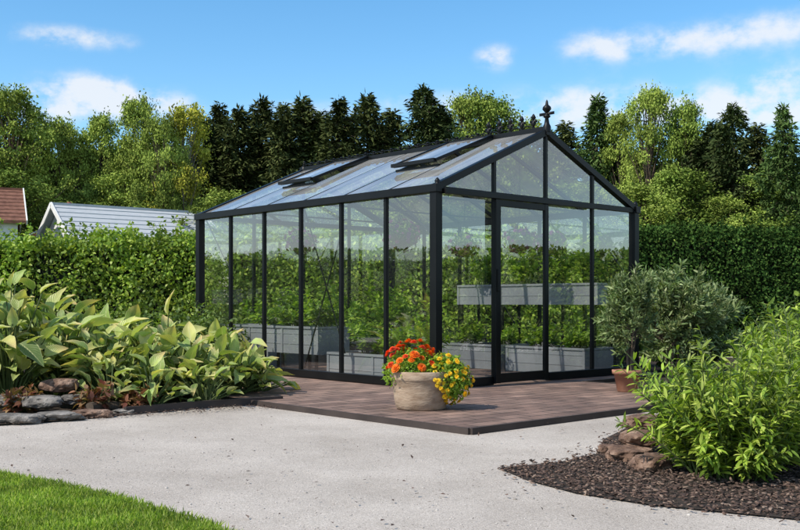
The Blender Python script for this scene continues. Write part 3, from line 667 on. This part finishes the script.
m_red=foliage('burgundy_leaf',[(.10,.03,.02),(.16,.06,.035),(.2,.11,.06),(.12,.10,.03)],trans=.25,nscale=5)
for px,Y in ((96,8.05),(135,8.15),(22,8.0)):
    shrub('heuchera_plant',(PX(px,Y),Y,.01),.17,.22,40,9,.10,m_red,m_stem,tmpl=LEAF6,spread=.2)
for px,Y,R,H in ((-25,11.8,.8,1.0),(60,12.2,.8,.95),(140,12.4,.8,.9),(200,12.3,.7,.85)):
    shrub('leafy_shrub',(PX(px,Y),Y,.01),R,H,150,30,.10,m_shr2,m_stem,spread=.4,tmpl=LEAF6)
sw=empty('rock_edging')
for i,(px,py,sx,sy,sz,z) in enumerate([(14,424,.2,.12,.05,.03),(52,421,.2,.11,.045,.03),(88,418,.15,.1,.04,.03),(40,416,.17,.12,.06,.11),(76,412,.13,.11,.05,.1),(58,411,.13,.1,.07,.21),(122,415,.09,.07,.03,.02),(146,412,.1,.06,.03,.02),(170,410,.08,.06,.025,.02),(200,407,.09,.05,.025,.02),(12,414,.12,.09,.06,.11),(-25,424,.2,.12,.06,.04)]):
    x,y=GP(px,py); rock('stone_%d'%i,(x,y+.05,z),(sx,sy,sz),20+i,m_slate if i%3!=2 else m_rockr,rng.uniform(-.3,.3),parent=sw,amp=.3)
lg=empty('log_pile')
for i,(px,py,z,l,r_) in enumerate([(98,414,.05,.26,.045),(112,413,.05,.24,.04),(104,411,.12,.22,.04)]):
    x,y=GP(px,py); a=Acc(); a.tube([(-l/2,0,0),(-l/6,.004,.003),(l/6,-.004,0),(l/2,0,0)],[r_,r_*1.04,r_*.97,r_],12)
    for e_ in (-1,1): a.add([(e_*l/2,r_*math.cos(t),r_*math.sin(t)) for t in np.linspace(0,2*math.pi,13)[:-1]],[tuple(range(12))])
    o=obj('log_%d'%i,a.mesh('log'),m_bark,lg); o.location=(x,y+.06,z); o.rotation_euler=(0,rng.uniform(-.1,.1),rng.uniform(-.4,.4)+1.0)
a=Acc(); ps=[GP(125,415),GP(200,408.5),GP(282,403)]
for p_,q_ in zip(ps,ps[1:]): a.beam((p_[0],p_[1],.03),(q_[0],q_[1],.03),.04,.07)
obj('bed_edging_board',a.mesh('board'),m_rim)
n=1100; t=rng.random(n); xx=-3+t*2.1+rng.normal(0,.1,n); yy=7.15+t*1.35+np.abs(rng.normal(0,.16,n))
n3=220; y3=rng.uniform(3.8,8,n3); x3=(rng.random(n3)-.5)*.8*y3
PP=np.r_[np.c_[xx,yy],np.c_[x3,y3]]; n=len(PP)
me=scatter('debris',LEAF[0],LEAF[1],np.c_[PP,np.full(n,.018)],np.c_[rng.normal(size=(n,2)),rng.normal(0,.15,n)],nrm(rv(n)*.3+[0,0,1]),rng.uniform(.01,.032,n)); obj('fallen_leaves',me,m_mulch)

# ---------------------------------------------------------------- big flower pot
m_pot=simple('stone_pot',[(.26,.18,.12),(.36,.265,.19),(.44,.34,.25)],scale=9,rough=.9,bump=.5,bdist=.008,scl=(1,1,2.5))
Yp=8.0; e=pot('flower_pot',(PX(421,Yp),Yp,DZ),[(0,0),(.19,0),(.205,.012),(.218,.08),(.228,.16),(.232,.235),(.238,.24),(.242,.25),(.243,.30),(.236,.31),(.22,.31),(.215,.27)],m_pot,.218,.275,56)
fl=empty('marigold_flowers',(0,0,0),parent=e)
def pom(layers):
    v=[];f=[]
    for (k,r0,r1,z0_,z1_,w_) in layers:
        for j in range(k):
            a=2*math.pi*(j+rng.random()*.4)/k; c,s_=math.cos(a),math.sin(a); o=len(v)
            for (r,ww,z) in ((r0,.3*w_,z0_),(( r0+r1)/2,w_,(z0_+z1_)/2+.06),(r1,w_*.7,z1_)):
                v.append((c*r-s_*ww,z,s_*r+c*ww)); v.append((c*r+s_*ww,z,s_*r-c*ww))
            f+= [(o,o+1,o+3,o+2),(o+2,o+3,o+5,o+4)]
    return v,f
pv,pf=pom([(11,.1,1,0,.15,.26),(10,.08,.8,.15,.4,.22),(8,.05,.55,.3,.6,.18),(6,.02,.3,.4,.75,.13)])
def petal(name,cols): return foliage(name,cols,trans=.3,rough=.6,nscale=20,dark=.85,tcol=(1,.7,.3),gain=1)
m_or=petal('orange_petal',[(.75,.14,.01),(.85,.24,.015),(.7,.09,.01)]); m_ye=petal('yellow_petal',[(.80,.55,.02),(.85,.66,.03),(.78,.45,.02)])
m_rd=petal('red_petal',[(.7,.06,.012),(.8,.11,.02)]); m_pu=petal('purple_petal',[(.16,.03,.16),(.25,.05,.2),(.35,.1,.3)])
P=[];
while len(P)<44:
    q=rng.normal(size=3); q/=np.linalg.norm(q)
    if q[2]<-.05: continue
    c=np.array([-.08,-.02,.34])+q*np.array([.22,.18,.20])*rng.uniform(.8,1.08)
    if all(np.linalg.norm(c-o_)>.043 for o_ in P): P.append(c)
P=np.array(P); dn=nrm(P-np.array([-.08,-.02,.22]))
k=rng.random(len(P))<.65
obj('orange_blooms',scatter('of',pv,pf,P[k],dn[k],rv(k.sum()),rng.uniform(.028,.046,k.sum())),m_or,fl)
obj('red_blooms',scatter('rf',pv,pf,P[~k],dn[~k],rv((~k).sum()),rng.uniform(.026,.038,(~k).sum())),m_rd,fl)
P=[]
while len(P)<85:
    q=rng.normal(size=3); q/=np.linalg.norm(q)
    c=np.array([.22,-.05,.25])+q*np.array([.19,.19,.19])*rng.uniform(.75,1.12)
    if c[2]<.03 or math.hypot(c[0],c[1])<.2 and c[2]<.3: continue
    if all(np.linalg.norm(c-o_)>.027 for o_ in P): P.append(c)
P=np.array(P); dn=nrm(P-np.array([.16,0,.18]))
obj('yellow_blooms',scatter('yf',pv,pf,P,dn,rv(len(P)),rng.uniform(.015,.026,len(P))),m_ye,fl)
n=3200; q=rv(n); c1=np.array([-.07,-.01,.29])+q*np.array([.23,.20,.20])*rng.uniform(.5,1.05,(n,1)); 
q=rv(n); c2=np.array([.19,-.03,.24])+q*np.array([.20,.20,.20])*rng.uniform(.5,1.08,(n,1))
C=np.r_[c1,c2]; C=C[(C[:,2]>.29)|(np.hypot(C[:,0],C[:,1])>.255)]; C=C[C[:,2]>.02]; n=len(C)
obj('flower_foliage',scatter('ff',LEAF6[0],LEAF6[1],C,rv(n)+[0,0,.3],nrm(rv(n)+[0,0,1]),rng.uniform(.02,.045,n)),m_veg,e)

# ---------------------------------------------------------------- greenhouse interior
m_zinc=simple('zinc_planter',[(.22,.235,.25),(.29,.305,.32)],scale=3,rough=.45,bump=.05,metal=.0,spec=.5)
def planter(u0,v0,u1,v1,z0,z1,legs=False):
    e=empty('raised_planter',P0,ANG)
    a=Acc(); a.box((u0,v0,z0),(u1,v1,z1-.02)); a.box((u0-.015,v0-.015,z1-.022),(u0+.02,v1+.015,z1+.004)); a.box((u1-.02,v0-.015,z1-.022),(u1+.015,v1+.015,z1+.004))
    a.box((u0+.02,v0-.014,z1-.021),(u1-.02,v0+.02,z1+.003)); a.box((u0+.02,v1-.02,z1-.021),(u1-.02,v1+.014,z1+.003))
    zz=z0+.11
    while zz<z1-.07:
        a.box((u0-.005,v0-.005,zz),(u1+.005,v1+.005,zz+.01)); zz+=.12
    nv=max(1,round((v1-v0)/.75))
    for i in range(nv+1): 
        vv=v0+(v1-v0)*i/nv; a.box((u0-.011,vv-.018,z0-.001),(u1+.011,vv+.018,z1-.03))
    obj('trough',a.mesh('trough'),m_zinc,e)
    if legs:
        l=Acc()
        for u in (u0+.02,u1-.02):
            for v in np.linspace(v0+.05,v1-.05,nv+1): l.box((u-.015,v-.015,B),(u+.015,v+.015,z0))
        obj('legs',l.mesh('legs'),m_black,e)
    s=Acc(); s.box((u0+.02,v0+.02,z1-.03),(u1-.02,v1-.02,z1-.012)); obj('soil',s.mesh('soil'),m_soil,e)
def G(u,v,z): 
    c,s=math.cos(ANG),math.sin(ANG); return (P0[0]+c*u-s*v,P0[1]+s*u+c*v,z)
planter(2.85,.15,3.22,2.45,.88,1.14,True)
planter(2.6,.15,3.15,1.35,B,.36); planter(2.6,1.5,3.15,2.5,B,.36)
planter(.15,.35,.6,1.9,B,.34); planter(.15,2.1,.6,4.2,.30,.62,True); planter(.9,3.75,2.9,4.25,B,.5)
planter(1.9,2.7,2.35,3.4,B,.55)
def veg(u,v,z,R,H,ns=34,nl=26,ls=.12,mat=m_veg,t=LEAF6): shrub('vegetable_plant',G(u,v,z),R,H,ns,nl,ls,mat,m_stem,tmpl=t,spread=.3,minh=.4)
for v in (.35,.85,1.4,2.1): veg(3.0,v,1.12,.28,rng.uniform(.35,.75),20,22,.10)
for v in (.4,.95,1.6,2.2): veg(2.85,v,.34,.27,rng.uniform(.3,.48),20,20,.10)
for v in (.55,1.0,1.5): veg(.4,v,.32,.27,rng.uniform(.35,.75),24,22,.11)
for v in (2.3,2.9,3.5): veg(.4,v,.6,.27,rng.uniform(.25,.5),24,20,.11)
for u in (1.2,1.9,2.6): veg(u,4.0,.48,.32,rng.uniform(.5,.9),26,24,.12)
for u,v,h in ((2.1,3.0,.7),(1.2,2.4,.7),(1.5,3.3,.8)): veg(u,v,.3 if u<2 else .5,.3,h,26,22,.12)
e=pot('black_plant_pot',G(1.2,2.4,DZ),[(0,0),(.13,0),(.17,.28),(.18,.28),(.18,.31),(.16,.31)],m_black,.16,.28,24)
e=pot('black_plant_pot',G(1.5,3.3,DZ),[(0,0),(.13,0),(.17,.28),(.18,.28),(.18,.31),(.16,.31)],m_black,.16,.28,24)
m_bask=simple('coir_basket',[(.08,.05,.03),(.14,.09,.05)],scale=20,rough=1)
for (u,v) in ((.45,1.0),(1.0,1.6),(2.9,.9),(2.5,2.0),(.5,2.9),(2.2,.8)):
    z=1.52; e=empty('hanging_basket',G(u,v,z)); a=Acc(); a.lathe([(0,0),(.07,.01),(.12,.06),(.14,.13),(.13,.13)],20); obj('basket',a.mesh('b'),m_bask,e)
    c=Acc()
    for j in range(3):
        an=j*2.094; c.tube([(math.cos(an)*.14,math.sin(an)*.14,.13),(0,0,.42)],[.003,.003],4)
    c.tube([(0,0,.42),(0,0,max(.45,rz(u)-z-.02))],[.003,.003],4); obj('chains',c.mesh('c'),m_black,e)
    n=420; q=rv(n)*rng.uniform(.5,1,(n,1)); C=np.array([0,0,.14])+q*np.array([.2,.2,.14]); 
    obj('foliage',scatter('hb',LEAF6[0],LEAF6[1],C,rv(n)+[0,0,-.2],nrm(rv(n)+[0,0,1]),rng.uniform(.03,.06,n)),m_shr2,e)
    n=60; q=rv(n); C=np.array([0,0,.14])+q*np.array([.21,.21,.15]); obj('blooms',scatter('hf',pv,pf,C,q,rv(n),rng.uniform(.02,.03,n)),m_pu,e)
print('done')
